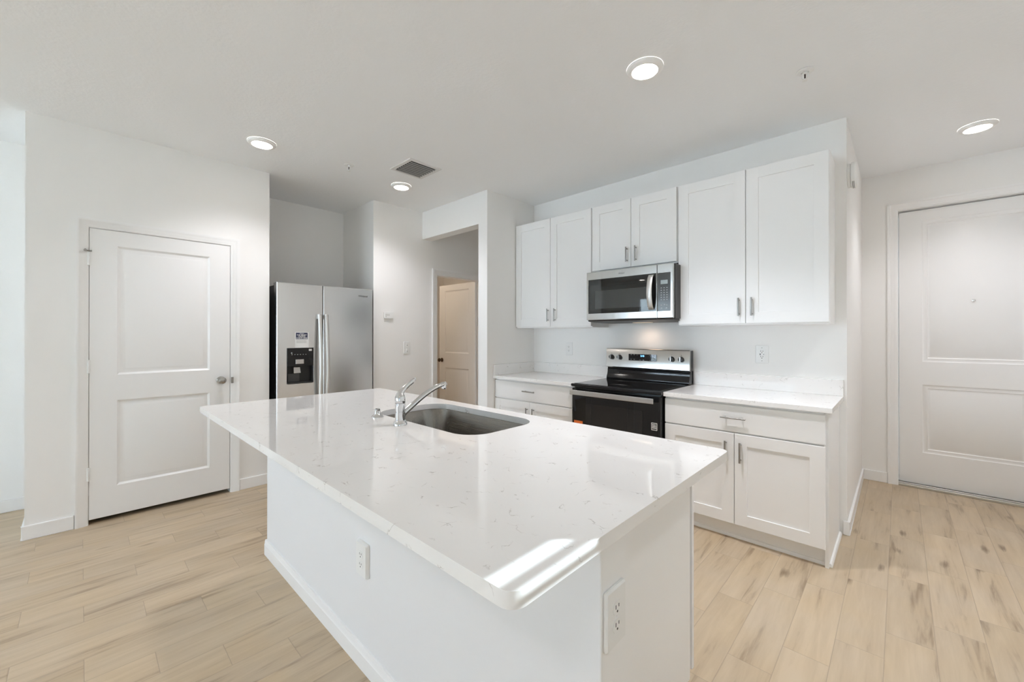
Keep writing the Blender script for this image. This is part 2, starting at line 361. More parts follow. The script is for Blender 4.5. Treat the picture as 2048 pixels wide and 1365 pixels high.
# ------------------------------------------------------------------ room shell
XP = -4.07; YK = 3.474; XE = -0.252; YE = 4.949; XG = -2.956; YF = 2.762; XR = 1.05
struct(box('floor', FLOORM, -6.75, 1.3, RY - 0.05, 5.25, -0.10, 0.0))
struct(box('ceiling', CEIL, -6.75, 1.3, RY - 0.15, 5.25, H, H + 0.12))
struct(MB().box(XP - 0.12, XP, -0.246, 0.036, 0, H).box(XP - 0.12, XP, 0.866, 1.155, 0, H).box(XP - 0.12, XP, 0.036, 0.866, 2.066, H).build('wall_left', WALL))
struct(box('wall_pantry_side', WALL, -4.935, XP - 0.12, -0.246, -0.126, 0, H))
struct(box('wall_far_left', WALL, -4.935, -4.815, -1.9, -0.246, 0, H))
struct(box('wall_living_left', WALL, -6.72, -6.6, RY, 5.1, 0, H))
struct(box('wall_pantry_back', WALL, -4.935, -4.815, -0.126, 1.035, 0, H))
struct(box('wall_alcove_left', WALL, -4.80, XP - 0.12, 1.035, 1.155, 0, H))
struct(box('wall_alcove_back', WALL, -4.92, -4.80, 1.035, 2.266, 0, H))
struct(box('wall_alcove_right', WALL, -6.6, XP - 0.12, 2.146, 2.266, 0, H))
HD0, HD1 = 2.965, 3.745
struct(MB().box(XP - 0.12, XP, 2.146, HD0, 0, H).box(XP - 0.12, XP, HD1, 5.1, 0, H).box(XP - 0.12, XP, HD0, HD1, 2.053, H).build('wall_hall_left', WALL))
struct(box('wall_hall_header', WALL, XP, -3.085, YF, YF + 0.13, 2.44, H))
struct(box('wall_hall_right', WALL, -3.085, XG, YF, 5.1, 0, H))
struct(box('wall_hall_end', WALL, -6.6, XG, 4.98, 5.1, 0, H))
struct(box('wall_kitchen', WALL, XG, XE, YK, YK + 0.12, 0, H))
struct(box('wall_entry_side', WALL, XE - 0.12, XE, YK + 0.12, YE, 0, H))
EX0, EX1, EZ = -0.011, 0.892, 2.415
struct(MB().box(XE - 0.12, EX0, YE, YE + 0.14, 0, H).box(EX1, XR + 0.12, YE, YE + 0.14, 0, H).box(EX0, EX1, YE, YE + 0.14, EZ, H).build('wall_entry', WALL))
WY0, WY1, WZ0, WZ1 = 0.10, 2.325, 0.95, 2.45
struct(MB().box(XR, XR + 0.12, RY, BY0, 0, H).box(XR, XR + 0.12, BY0, BY1, BZ, H).box(XR, XR + 0.12, BY1, WY0, 0, H).box(XR, XR + 0.12, WY1, YE, 0, H).box(XR, XR + 0.12, WY0, WY1, 0, WZ0).box(XR, XR + 0.12, WY0, WY1, WZ1, H).build('wall_right', WALL))
struct(MB().box(-6.72, SLX0, RY - 0.12, RY, 0, H).box(SLX1, XR + 0.12, RY - 0.12, RY, 0, H).box(SLX0, SLX1, RY - 0.12, RY, SLZ, H).build('wall_rear', WALL))
struct(box('wall_garden', FENCE, -26, 12, -17.2, -17.0, -0.2, 2.45))
struct(box('terrace', PATIO, XR + 0.13, 12, RY - 0.05, 12, -0.2, -0.06))
struct(box('patio', PATIO, -26, 12, -17.0, RY - 0.05, -0.2, -0.06))
# sliding door behind the camera
sl = sempty('window_1', ((SLX0 + SLX1) / 2, RY - 0.06, 0))
hw = (SLX1 - SLX0) / 2
fr = MB().box(-hw, -hw + 0.05, -0.05, 0.05, 0, SLZ).box(hw - 0.05, hw, -0.05, 0.05, 0, SLZ).box(-hw + 0.05, hw - 0.05, -0.05, 0.05, SLZ - 0.05, SLZ).box(-hw + 0.05, hw - 0.05, -0.05, 0.05, 0, 0.04)
for k in (1, 2, 3): fr.box(-hw + k * hw / 2 - 0.03, -hw + k * hw / 2 + 0.03, -0.03, 0.03, 0.04, SLZ - 0.05)
fr.build('window_frame', VINYL, sl)
for k in range(4): box('pane', GLASS, -hw + k * hw / 2 + 0.031, -hw + (k + 1) * hw / 2 - 0.031, -0.004, 0.004, 0.04, SLZ - 0.05, sl)
w3 = sempty('bounce_window', (XR + 0.06, (BY0 + BY1) / 2, 0))  # unseen window added so sun on the floor bounces up to the ceiling
hb3 = (BY1 - BY0) / 2
fr = MB().box(-0.05, 0.05, -hb3, -hb3 + 0.05, 0, BZ).box(-0.05, 0.05, hb3 - 0.05, hb3, 0, BZ).box(-0.05, 0.05, -hb3 + 0.05, hb3 - 0.05, BZ - 0.05, BZ).box(-0.05, 0.05, -hb3 + 0.05, hb3 - 0.05, 0, 0.04).box(-0.03, 0.03, -0.03, 0.03, 0.04, BZ - 0.05)
fr.build('window_frame', VINYL, w3)
for a, b in ((-hb3 + 0.051, -0.031), (0.031, hb3 - 0.051)): box('pane', DIM_GLASS, -0.004, 0.004, a, b, 0.04, BZ - 0.05, w3)
# window by the entry, widened for extra fill light, with horizontal blind slats that let the sun through in stripes
w2 = sempty('window_2', (XR + 0.06, (WY0 + WY1) / 2, WZ0))
hy, hz = (WY1 - WY0) / 2, WZ1 - WZ0
MB().box(-0.05, 0.05, -hy, -hy + 0.03, 0, hz).box(-0.05, 0.05, hy - 0.03, hy, 0, hz).box(-0.05, 0.05, -hy + 0.03, hy - 0.03, 0, 0.03).box(-0.05, 0.05, -hy + 0.03, hy - 0.03, hz - 0.03, hz).build('window_frame', VINYL, w2)
# stripes wanted on the island top: s = x at z 0.914 -> height at blind plane
XB = XR + 0.03
def zb(s): return 0.914 + (XB - s) * TE
bl = MB(); open_ = [(-0.4005, -0.372), (-0.438, -0.4225), (-0.496, -0.4665)]
edges = [WZ0 + 0.0] + [z for a, b in open_ for z in (zb(b), zb(a))] + [WZ1]
for a, b in zip(edges[0::2], edges[1::2]):
    n = max(1, round((b - a) / 0.045))
    for k in range(n):
        za, zc = a + (b - a) * k / n, a + (b - a) * (k + 1) / n
        bl.box(-0.0305, -0.0285, -hy + 0.002, hy - 0.002, za - WZ0, zc - WZ0 + 0.0005)
box('sun_dimmer', SCREEN, 0.030, 0.032, -hy + 0.03, hy - 0.03, 0.03, hz - 0.03, w2)  # unseen pane added to dim the sun stripes
bl.build('blind_slat', SLAT, w2)['kind'] = 'stuff'

# baseboards
BH, BT = 0.092, 0.013
def bboard(name, x0, x1, y0, y1):
    return struct(box(name, TRIM, x0, x1, y0, y1, 0, BH, bevel=0.004))
struct(MB().box(XP, XP + BT, -0.246 - BT, -0.028, 0, BH).box(XP - 0.75, XP, -0.246 - BT, -0.246, 0, BH).build('baseboard_left', TRIM, bevel=0.004))
bboard('baseboard_left_pantry', XP, XP + BT, 0.93, 1.155)
bboard('baseboard_far_left', -4.815, -4.815 + BT, -1.9, -0.246 - BT)
bboard('baseboard_hall_left', XP, XP + BT, 2.146, HD0 - 0.064)
bboard('baseboard_column', -3.085, XG, YF - BT, YF)
struct(MB().box(-0.272, XE + BT, YK - BT, YK, 0, BH).box(XE, XE + BT, YK, YE, 0, BH).build('baseboard_right', TRIM, bevel=0.004))
bboard('baseboard_entry', XE + BT, EX0 - 0.066, YE - BT, YE)
# door casings
def trim(name, loc, rz, x0, x1, top, **kw):
    o = casing(MB(), x0, x1, top, **kw).build(name, TRIM); o.location = loc; o.rotation_euler = (0, 0, rz); return struct(o)
trim('trim_1', (XP, 0, 0), PI / 2, 0.036, 0.866, 2.066, jamb=0.003)
trim('trim_2', (XP, 0, 0), PI / 2, HD0, HD1, 2.053, wd=0.066, jamb=0.012)
trim('trim_3', (0, YE, 0), 0, EX0, EX1, EZ, depth=0.14, wd=0.066, th=0.02, jamb=0.004)

# ------------------------------------------------------------------ room doors
DPROF = [(0, 0), (0.004, 0.004), (0.014, 0.011), (0.022, 0.011), (0.042, 0.003), (0.047, 0.002)]
def knob(mb, c, m_axis='y', sgn=-1, r=0.027):
    pr = [(0.031, 0), (0.031, 0.004), (0.027, 0.009), (0.012, 0.011), (0.011, 0.030), (0.016, 0.034), (r, 0.044), (r + 0.001, 0.053), (r * 0.86, 0.062), (r * 0.5, 0.066), (0.001, 0.067)]
    return mb.lathe([(a, sgn * h) for a, h in pr], c, m_axis, 28)
# pantry door (wall_left), local x runs along +y
d1 = sempty('door_1', (XP + 0.002, 0.041, 0.034), PI / 2)
panel_slab(MB(), 0.819, 2.026, 0.035, [(0.139, 0.681, 0.208, 0.816), (0.139, 0.681, 0.998, 1.918)], DPROF).build('door_leaf', DOORP, d1)
knob(MB(), (0.757, 0, 0.910)).build('door_knob', NICKD, d1, label='satin nickel door knob')
for z in (0.318, 1.065, 1.812):
    hg = MB().lathe([(0.0065, z - 0.046), (0.0065, z + 0.046)], (-0.004, -0.006, 0), 'z', 12)
    for k in range(1, 5): hg.lathe([(0.0069, z - 0.046 + k * 0.0184 - 0.001), (0.0069, z - 0.046 + k * 0.0184 + 0.001)], (-0.004, -0.006, 0), 'z', 12)
    hg.box(-0.001, 0.010, -0.0012, 0.0, z - 0.044, z + 0.044)
    hg.build('hinge', PLAS, d1)
st = MB().box(-0.012, 0.012, -0.014, 0.0, 1.862, 1.869).tube([(-0.008, -0.012, 1.8655), (-0.020, -0.022, 1.8655)], 0.003, 8)
st.lathe([(0.007, -0.0), (0.009, 0.006), (0.006, 0.014), (0.002, 0.018)], (-0.020, -0.022, 1.8655 - 0.007), 'z', 14)
st.build('door_stop', NICKD, d1, label='small nickel hinge pin door stop')
box('strike_plate', NICKD, 0.8265, 0.842, -0.012, -0.006, 0.88, 0.93, d1, label='nickel strike plate in the door frame')
# hall door standing open into the next room
d2 = sempty('door_2', (-5.005, 3.70, 0.012))
panel_slab(MB(), 0.805, 2.035, 0.035, [(0.135, 0.670, 0.225, 0.828), (0.135, 0.670, 1.045, 1.95)], DPROF).build('door_leaf', DOORP, d2)
knob(MB(), (0.065, 0, 0.935)).build('door_knob', BRONZE, d2, label='dark bronze door knob')
MB().lathe([(0.006, 0.97), (0.006, 1.06)], (0.812, -0.004, 0), 'z', 10).build('hinge', PLAS, d2)
# entry door
d3 = sempty('door_3', (EX0 + 0.008, 5.0, 0.028))
DP3 = [(0, 0), (0.004, 0.004), (0.012, 0.006), (0.030, 0.002), (0.036, 0.0065), (0.044, 0.0065), (0.050, 0.003)]
panel_slab(MB(), 0.884, 2.372, 0.045, [(0.146, 0.738, 0.275, 0.862), (0.146, 0.738, 1.060, 2.275)], DP3).build('door_leaf', DOORP, d3)
MB().lathe([(0.010, 0), (0.010, -0.004), (0.006, -0.005)], (0.442, 0, 1.572), 'y', 16).build('peephole', CHROME, d3, label='small chrome peephole')
MB().box(-0.012, 0.006, 0.046, 0.062, -0.02, 2.385).box(0.878, 0.896, 0.046, 0.062, -0.02, 2.385).box(0.006, 0.878, 0.046, 0.062, 2.36, 2.385).build('light_block_strip', TRIM, d3)  # added behind the leaf to block outdoor light leaking round its edges
MB().box(-0.006, 0.89, -0.052, 0.045, -0.028, -0.008).box(-0.006, 0.89, -0.03, 0.04, -0.008, -0.001).build('threshold', ALUM, d3, bevel=0.004, label='aluminium threshold strip')

# ------------------------------------------------------------------ cabinet parts
def pull(parent, x, z, vertical=True, ln=0.126, proj=0.028):
    """bar pull standing off a face at y=0"""
    mb = MB(); h = ln / 2; r = 0.0057
    if vertical:
        mb.lathe([(r, z - h), (r, z + h)], (x, -proj, 0), 'z', 14)
        for s in (-1, 1): mb.lathe([(0.0045, -proj), (0.0045, 0)], (x, 0, z + s * 0.048), 'y', 10)
    else:
        mb.lathe([(r, x - h), (r, x + h)], (0, -proj, z), 'x', 14)
        for s in (-1, 1): mb.lathe([(0.0045, -proj), (0.0045, 0)], (x + s * 0.048, 0, z), 'y', 10)
    return mb.build('handle', NICK, parent, label='brushed nickel bar handle')
def shaker(parent, x0, x1, z0, z1, st=0.075, t=0.020):
    w_, h_ = x1 - x0, z1 - z0
    mb = panel_slab(MB(), w_, h_, t, [(st, w_ - st, st, h_ - st)], [(0, 0.0), (0.0012, 0.0085), (0.0016, 0.009)], cham=0.002, rail=0.0007)
    return mb.build('door', CAB, parent, loc=(x0, 0, z0))
def upper(name, label, x0, x1, zb_, zt, doors, handles, hz, depth=0.304):
    t = thing(name, label, 'cabinet', (x0, 3.17, zb_), group='white shaker wall cabinets')
    b = MB().box(0, x1 - x0, 0.021, depth, 0, zt - zb_)
    b.build('cabinet_body', CAB, t, bevel=0.0015)
    for (a, c), hx in zip(doors, handles):
        d = shaker(t, a - x0, c - x0, 0.010, zt - zb_ - 0.003)
        pull(d, hx - a, hz - zb_ - 0.010)
    return t
upper('wall_cabinet', 'white shaker two-door wall cabinet left of the microwave, against the corner wall', -2.952, -2.018, 1.389, 2.47, [(-2.948, -2.489), (-2.485, -2.022)], [-2.51, -2.424], 1.513)
upper('wall_cabinet', 'short white shaker two-door wall cabinet above the microwave', -2.014, -1.246, 1.880, 2.47, [(-2.009, -1.635), (-1.631, -1.252)], [-1.666, -1.585], 1.995)
upper('wall_cabinet', 'white shaker two-door wall cabinet right of the microwave, beside the wall end', -1.241, -0.312, 1.389, 2.47, [(-1.237, -0.776), (-0.772, -0.314)], [-0.814, -0.734], 1.513)
def base_cab(label, x0, x1, d0, dm, d1, hdr, hL, hR, right_panel):
    t = thing('base_cabinet', label, 'cabinet', (x0, 2.865, 0), group='white shaker base cabinets')
    w_ = x1 - x0
    wb = w_ - (0.0185 if right_panel else 0)
    MB().box(0, wb, 0.021, 0.607, 0.105, 0.883).build('cabinet_body', CAB, t, bevel=0.001)
    MB().box(0, wb, 0.075, 0.60, 0.0, 0.105).build('toe_kick', CAB, t)
    sh = MB().rings([[(xx, 0.075, 0.0), (xx, 0.060, 0.0), (xx, 0.061, 0.010), (xx, 0.066, 0.018), (xx, 0.075, 0.020)] for xx in (0.0, w_ + (0.012 if right_panel else 0))])
    if right_panel:
        MB().box(w_ - 0.018, w_, 0.034, 0.607, 0.0, 0.883).build('side_panel', CAB, t)
        sh.rings([[(w_, yy, 0.0), (w_ + 0.014, yy, 0.0), (w_ + 0.013, yy, 0.010), (w_ + 0.008, yy, 0.018), (w_, yy, 0.020)] for yy in (0.060, 0.594)])
    sh.build('shoe_moulding', TRIM, t)
    dr = MB(); panel_slab(dr, d1 - d0, 0.168, 0.020, [], [], cham=0.002)
    dr = dr.build('drawer', CAB, t, loc=(d0 - x0, 0, 0.700))
    pull(dr, hdr - d0, 0.091, vertical=False, ln=0.145)
    for a, c, hx in ((d0, dm - 0.002, hL), (dm + 0.002, d1, hR)):
        d = shaker(t, a - x0, c - x0, 0.113, 0.690, st=0.071)
        pull(d, hx - a, 0.577 - 0.113)
    return t
base_cab('white shaker base cabinet with one wide drawer, left of the range', XG + 0.002, -1.990, -2.950, -2.490, -2.012, -2.489, -2.515, -2.439, False)
base_cab('white shaker base cabinet with one wide drawer, right of the range', -1.218, -0.290, -1.214, -0.766, -0.302, -0.768, -0.813, -0.728, True)
# worktops with splashbacks
def worktop(label, x0, x1, left_return):
    t = thing('countertop', label, 'countertop', (x0, 2.840, 0.884), group='white quartz wall worktops')
    w_ = x1 - x0; dp = YK - 2.840 - 0.001
    MB().box(0, w_, 0, dp, 0, 0.030).build('worktop', QUARTZ, t, bevel=0.002)
    MB().box(0.0, w_, dp - 0.020, dp, 0.0302, 0.137).build('backsplash', QUARTZ, t, bevel=0.0015)
    if left_return: MB().box(0.0, 0.020, 0.003, dp - 0.021, 0.0302, 0.137).build('side_splash', QUARTZ, t, bevel=0.0015)
worktop('white quartz countertop with splashback in the corner left of the range', XG + 0.001, -1.992, True)
worktop('white quartz countertop with splashback right of the range', -1.216, -0.268, False)

# ------------------------------------------------------------------ island
isl = thing('kitchen_island', 'white kitchen island base with plain panelled sides under the big quartz top', 'kitchen island', (-1.6, 1.15, 0))
ix, iy = -1.6, 1.15
MB().box(-2.755 - ix, -0.469 - ix, 0.772 - iy, 0.886 - iy, 0, 0.883).build('knee_wall', mat('island_paint', (0.80, 0.80, 0.81), 0.45), isl)
MB().box(-2.70 - ix, -0.5585 - ix, 0.887 - iy, 0.90 - iy, 0.105, 0.872).box(-2.70 - ix, -0.5585 - ix, 0.90 - iy, 1.505 - iy, 0.105, 0.125).box(-2.70 - ix, -0.5585 - ix, 1.487 - iy, 1.505 - iy, 0.125, 0.872).box(-2.70 - ix, -2.682 - ix, 0.90 - iy, 1.487 - iy, 0.125, 0.872).build('cabinet_body', CAB, isl)
ep = MB(); poly = [(0.887 - iy, 0.0), (1.425 - iy, 0.0), (1.425 - iy, 0.100), (1.486 - iy, 0.100), (1.486 - iy, 0.883), (0.887 - iy, 0.883)]
MB().box(-0.469 - ix, -0.4675 - ix, 0.773 - iy, 0.886 - iy, 0.0, 0.883).build('end_cap', CAB, isl)
ep.rings([[(xx, y, z) for y, z in poly] for xx in (-0.558 - ix, -0.5395 - ix)]); ep.build('end_panel', CAB, isl, bevel=0.001)
MB().box(-2.70 - ix, -0.56 - ix, 1.42 - iy, 1.434 - iy, 0, 0.104).build('toe_kick', CAB, isl)
for k in range(4):
    x0 = -2.695 + k * 0.538; d = panel_slab(MB(), 0.534, 0.75, 0.020, [(0.07, 0.464, 0.07, 0.68)], [(0, 0.0), (0.0012, 0.0085)], cham=0.002)
    o = d.build('door', CAB, isl); o.location = (x0 + 0.540 - ix, 1.529 - iy, 0.118); o.rotation_euler = (0, 0, PI)
    pull(o, 0.03 if k % 2 else 0.504, 0.66)
bbp = [(0.0, 0.0), (0.0, 0.088), (-0.006, 0.088), (-0.009, 0.078), (-0.0095, 0.066), (-0.012, 0.062), (-0.012, 0.0)]
bb = MB()
bb.rings([[(-2.755 - 0.012 - ix if i == 0 else -0.469 - ix, 0.772 - iy + a, z) for a, z in bbp] for i in (0, 1)])
bb.box(-2.767 - ix, -2.755 - ix, 0.772 - iy, 0.886 - iy, 0, 0.088)
bb.build('baseboard', TRIM, isl)
# island worktop with the sink cut-out
TX0, TX1, TY0, TY1 = -2.865, -0.433, 0.459, 1.566
SX0, SX1, SY0, SY1, SR = -2.005, -1.222, 1.052, 1.478, 0.115
def slab_with_hole(name, m, outer, hole, z0, z1, parent=None, ease=0.003):
    import bmesh
    b = bmesh.new()
    lo = [b.verts.new((x, y, z1)) for x, y in outer]; lh = [b.verts.new((x, y, z1)) for x, y in hole]
    es = [b.edges.new((l[i], l[(i + 1) % len(l)])) for l in (lo, lh) for i in range(len(l))]
    bmesh.ops.triangle_fill(b, use_beauty=True, use_dissolve=False, edges=es)
    r = bmesh.ops.extrude_face_region(b, geom=list(b.faces))
    for v in [g for g in r['geom'] if isinstance(g, bmesh.types.BMVert)]: v.co.z = z0
    bmesh.ops.recalc_face_normals(b, faces=b.faces)
    me = bpy.data.meshes.new(name); b.to_mesh(me); b.free(); me.materials.append(m)
    me.shade_smooth(); me.set_sharp_from_angle(angle=math.radians(35))
    o = bpy.data.objects.new(name, me); COL.objects.link(o)
    if parent: o.parent = parent
    bv = o.modifiers.new('bevel', 'BEVEL'); bv.width = ease; bv.segments = 3; bv.limit_method = 'ANGLE'; bv.angle_limit = math.radians(60); bv.harden_normals = True
    return o
it = slab_with_hole('island_countertop', QUARTZ, rrect(TX0, TX1, TY0, TY1, 0.032, 8), rrect(SX0, SX1, SY0, SY1, SR, 12), 0.884, 0.914)
tag(it, 'large white quartz island countertop with fine grey flecks and a sink cut-out', 'countertop')
# undermount sink
sk = thing('kitchen_sink', 'undermount stainless steel sink bowl set into the island top', 'sink', (-1.6135, 1.265, 0.66))
sx, sy = (SX1 - SX0) / 2, (SY1 - SY0) / 2
def rr3(ex, r, z): return [(x, y, z) for x, y in rrect(-sx - ex, sx + ex, -sy - ex, sy + ex, r, 10)]
bowl = [rr3(0.025, SR + 0.025, 0.2225), rr3(0.002, SR + 0.002, 0.2225), rr3(0.0, SR, 0.219), rr3(-0.012, SR - 0.012, 0.060), rr3(-0.020, SR - 0.020, 0.030), rr3(-0.045, 0.08, 0.012), rr3(-0.085, 0.05, 0.008)]
bo = [rr3(0.025, SR + 0.025, 0.2210), rr3(0.005, SR + 0.005, 0.2200), rr3(-0.008, SR, 0.058), rr3(-0.085, 0.05, 0.002)]
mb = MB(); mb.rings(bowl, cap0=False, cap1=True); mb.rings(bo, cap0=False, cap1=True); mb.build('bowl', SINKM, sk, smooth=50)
MB().lathe([(0.055, 0.0085), (0.055, 0.011), (0.046, 0.012), (0.040, 0.009), (0.02, 0.009), (0.0, 0.009)], (0, 0.03, 0), 'z', 28, cap0=False, cap1=False).build('drain', CHROME, sk)
# faucet
fa = thing('faucet', 'chrome single-lever kitchen faucet with a long spout reaching over the sink', 'faucet', (-1.625, 0.986, 0.914))
MB().lathe([(0.031, 0.0), (0.031, 0.006), (0.0285, 0.012), (0.0245, 0.020), (0.0225, 0.023)], n=40, cap1=True).build('base_flange', CHROME, fa)
MB().lathe([(0.0225, 0.020), (0.0225, 0.058), (0.0215, 0.059), (0.0215, 0.061), (0.0225, 0.062), (0.0225, 0.097), (0.0213, 0.098)], n=40).build('body', CHROME, fa)
lv = MB().lathe([(0.0215, 0.0985), (0.0235, 0.101), (0.0238, 0.112), (0.0225, 0.124), (0.0190, 0.136), (0.014, 0.143), (0.006, 0.147)], n=36)
pts = [(0, -0.006, 0.118), (0, 0.000, 0.138), (0, 0.012, 0.153), (0, 0.027, 0.166), (0, 0.044, 0.178), (0, 0.061, 0.189), (0, 0.074, 0.198), (0, 0.081, 0.203)]
lv.tube(pts, 0.01, 14, flat=[(0.019, 0.019), (0.015, 0.0165), (0.010, 0.013), (0.0075, 0.011), (0.0062, 0.0105), (0.0062, 0.0115), (0.0058, 0.010), (0.002, 0.003)])
lv.build('lever', CHROME, fa, smooth=60)
spp = []
for i in range(13):
    t_ = i / 12; y = 0.012 + 0.225 * t_; z = 0.045 + 0.132 * math.sin(t_ * 1.30) / math.sin(1.30) * 0.89 + 0.0 * t_
    spp.append((0, y, z))
sp = MB().tube(spp, 0.0125, 16, flat=[(0.0135 - 0.003 * i / 12, 0.0125 - 0.001 * i / 12) for i in range(13)])
ty, tz = spp[-1][1], spp[-1][2]
sp.tube([(0, ty - 0.004, tz + 0.001), (0, ty + 0.012, tz + 0.001), (0, ty + 0.020, tz - 0.002)], 0.0105, 16, flat=[(0.0105, 0.0118), (0.0105, 0.0118), (0.006, 0.009)])
sp.build('spout', CHROME, fa, smooth=60)
MB().lathe([(0.0105, tz - 0.024), (0.0115, tz - 0.022), (0.0115, tz - 0.004), (0.0105, tz)], (0, ty + 0.006, 0), 'z', 24).build('aerator', CHROME, fa)
MB().lathe([(0.0115, 0.0), (0.0115, -0.001)], (0, 0.0232, 0.046), 'y', 24).build('spout_collar', RUB, fa, label='dark collar where the spout leaves the body')
sp2 = thing('sprayer_holder', 'small flared chrome sprayer holder standing left of the faucet', 'sprayer holder', (-1.862, 1.004, 0.914))
MB().lathe([(0.029, 0.0), (0.029, 0.003), (0.024, 0.008), (0.0165, 0.015), (0.0155, 0.017), (0.0150, 0.030), (0.0135, 0.033), (0.010, 0.034)], n=32).build('flange', CHROME, sp2)
MB().lathe([(0.0125, 0.033), (0.0125, 0.040), (0.0105, 0.0405), (0.0105, 0.037)], n=28).build('collar', NICK, sp2)

# ------------------------------------------------------------------ range
rx0, rx1 = -1.982, -1.225
rg = thing('electric_range', 'black and stainless freestanding electric range between the two base cabinets', 'range', (rx0, 2.82, 0))
rw = rx1 - rx0
MB().box(0.003, rw - 0.003, 0.032, 0.632, 0.02, 0.893).build('range_body', BLACKE, rg, bevel=0.002)
for lx in (0.05, rw - 0.05):
    for ly in (0.08, 0.58): MB().lathe([(0.018, 0.0), (0.018, 0.02)], (lx, ly, 0), 'z', 12).build('foot', BLACKM, rg)
ck = MB().box(-0.006, rw + 0.008, -0.012, 0.565, 0.893, 0.916); ck.build('cooktop', BLACKE, rg, bevel=0.006, seg=3)
box('glass_surface', BLACKG, 0.014, rw - 0.014, 0.012, 0.545, 0.9155, 0.9185, rg, bevel=0.001)
od = MB(); od.box(0.001, rw - 0.001, 0.0, 0.030, 0.235, 0.880)
od = od.build('oven_door', BLACKE, rg, bevel=0.004)
box('door_glass', BLACKG, 0.020, rw - 0.020, -0.0025, 0.001, 0.26, 0.84, od, bevel=0.001)
MB().prism(rrect(0.135, rw - 0.135, 0.36, 0.765, 0.01), -0.0045, -0.002).build('oven_window', mat('oven_window_glass', (0.012, 0.011, 0.010), 0.03), od, label='oven window of darker glass')
hb = MB(); hx0, hx1 = 0.010, rw - 0.033
hb.box(hx0, hx1, -0.052, -0.040, 0.829, 0.869)
for x in (hx0 + 0.02, hx1 - 0.04): hb.box(x, x + 0.02, -0.041, 0.001, 0.838, 0.860)
hb.build('oven_handle', STEELX, od, bevel=0.004, label='flat stainless steel oven handle')
MB().box(0.022, 0.106, -0.0046, -0.0026, 0.570, 0.614).build('warning_sticker', ORANGE, od, label='orange warning sticker')
bs = MB().prism(rrect(rw - 0.068, rw - 0.024, 0.636, 0.690, 0.004), -0.0046, -0.0026).build('badge_sticker', WHITEP, od, label='small square energy sticker with white border')
MB().prism(rrect(rw - 0.0645, rw - 0.0275, 0.640, 0.686, 0.002), -0.0050, -0.0046).build('sticker_field', LOGO, od)
stm = MB()
for k, (a, b_) in enumerate([(0.0, 1.0), (0.15, 0.9), (0.05, 0.7)]):
    z = 0.651 + k * 0.011
    stm.box(rw - 0.062 + a * 0.01, rw - 0.030 - (1 - b_) * 0.015, -0.0053, -0.0050, z, z + 0.005)
stm.build('sticker_print', WHITEP, od)
box('storage_drawer', BLACKE, 0.001, rw - 0.001, 0.0, 0.030, 0.045, 0.228, rg, bevel=0.004)
# curved black riser and stainless control panel
rsr = MB(); prof = [(0.540, 0.917), (0.536, 0.925), (0.540, 0.938), (0.552, 0.960), (0.558, 0.985), (0.557, 1.004), (0.566, 1.012), (0.632, 1.012), (0.632, 0.917)]
rsr.rings([[(xx, y, z) for y, z in prof] for xx in (0.008, rw - 0.002)]); rsr.build('back_riser', BLACKE, rg, bevel=0.001, smooth=50, label='glossy black riser behind the cooktop')
bg_ = MB(); prof = [(0.548, 1.025), (0.545, 1.030), (0.552, 1.188), (0.556, 1.194), (0.570, 1.196), (0.570, 1.020)]
bg_.rings([[(xx, y, z) for y, z in prof] for xx in (0.0, rw)])
bg_ = bg_.build('control_panel', STEELX, rg, bevel=0.001, label='stainless steel control panel')
MB().box(0.003, rw - 0.001, 0.568, 0.632, 0.95, 1.190).build('panel_housing', BLACKE, rg, bevel=0.003)
def kz(z): return 0.545 + (z - 1.030) * 0.0443
MB().box(0.226, 0.484, kz(1.12) - 0.0035, kz(1.12) + 0.006, 1.092, 1.150).build('display', BLACKG, rg, bevel=0.001, label='black touch display')
fy = kz(1.12) - 0.0038
text_mesh('2:18', 0.020, BLUEL, 'clock_digits', rg, (0.356, fy, 1.134), (PI / 2, 0, 0), 'glowing blue clock digits', bold=0.0004)
for gx, gz, ww in [(0.252, 1.143, .012), (0.280, 1.143, .010), (0.308, 1.141, .006), (0.252, 1.102, .012), (0.280, 1.102, .010), (0.426, 1.141, .014), (0.456, 1.141, .008), (0.426, 1.121, .007), (0.456, 1.121, .009), (0.426, 1.100, .010), (0.456, 1.100, .010), (0.336, 1.099, .014), (0.366, 1.099, .014)]:
    MB().box(gx - ww / 2, gx + ww / 2, fy - 0.0001, fy + 0.0003, gz - 0.002, gz + 0.002).build('touch_key', GREYP, rg)
for x in (0.056, 0.136, 0.612, 0.690):
    z = 1.118; y0 = kz(z)
    k = MB().lathe([(0.0225, y0 + 0.001), (0.0225, y0 - 0.006), (0.0200, y0 - 0.009), (0.0185, y0 - 0.022), (0.0165, y0 - 0.024), (0.0, y0 - 0.024)], (x, 0, z), 'y', 28)
    k = k.build('knob', BLACKM, rg, label='black control knob with a steel grip strip')
    MB().box(x - 0.0045, x + 0.0045, y0 - 0.030, y0 - 0.022, z - 0.019, z + 0.019).build('grip', NICK, k, bevel=0.001)
    MB().box(x - 0.0008, x + 0.0008, y0 - 0.0009, y0 + 0.001, z + 0.029, z + 0.036).build('knob_mark', LOGO, rg)

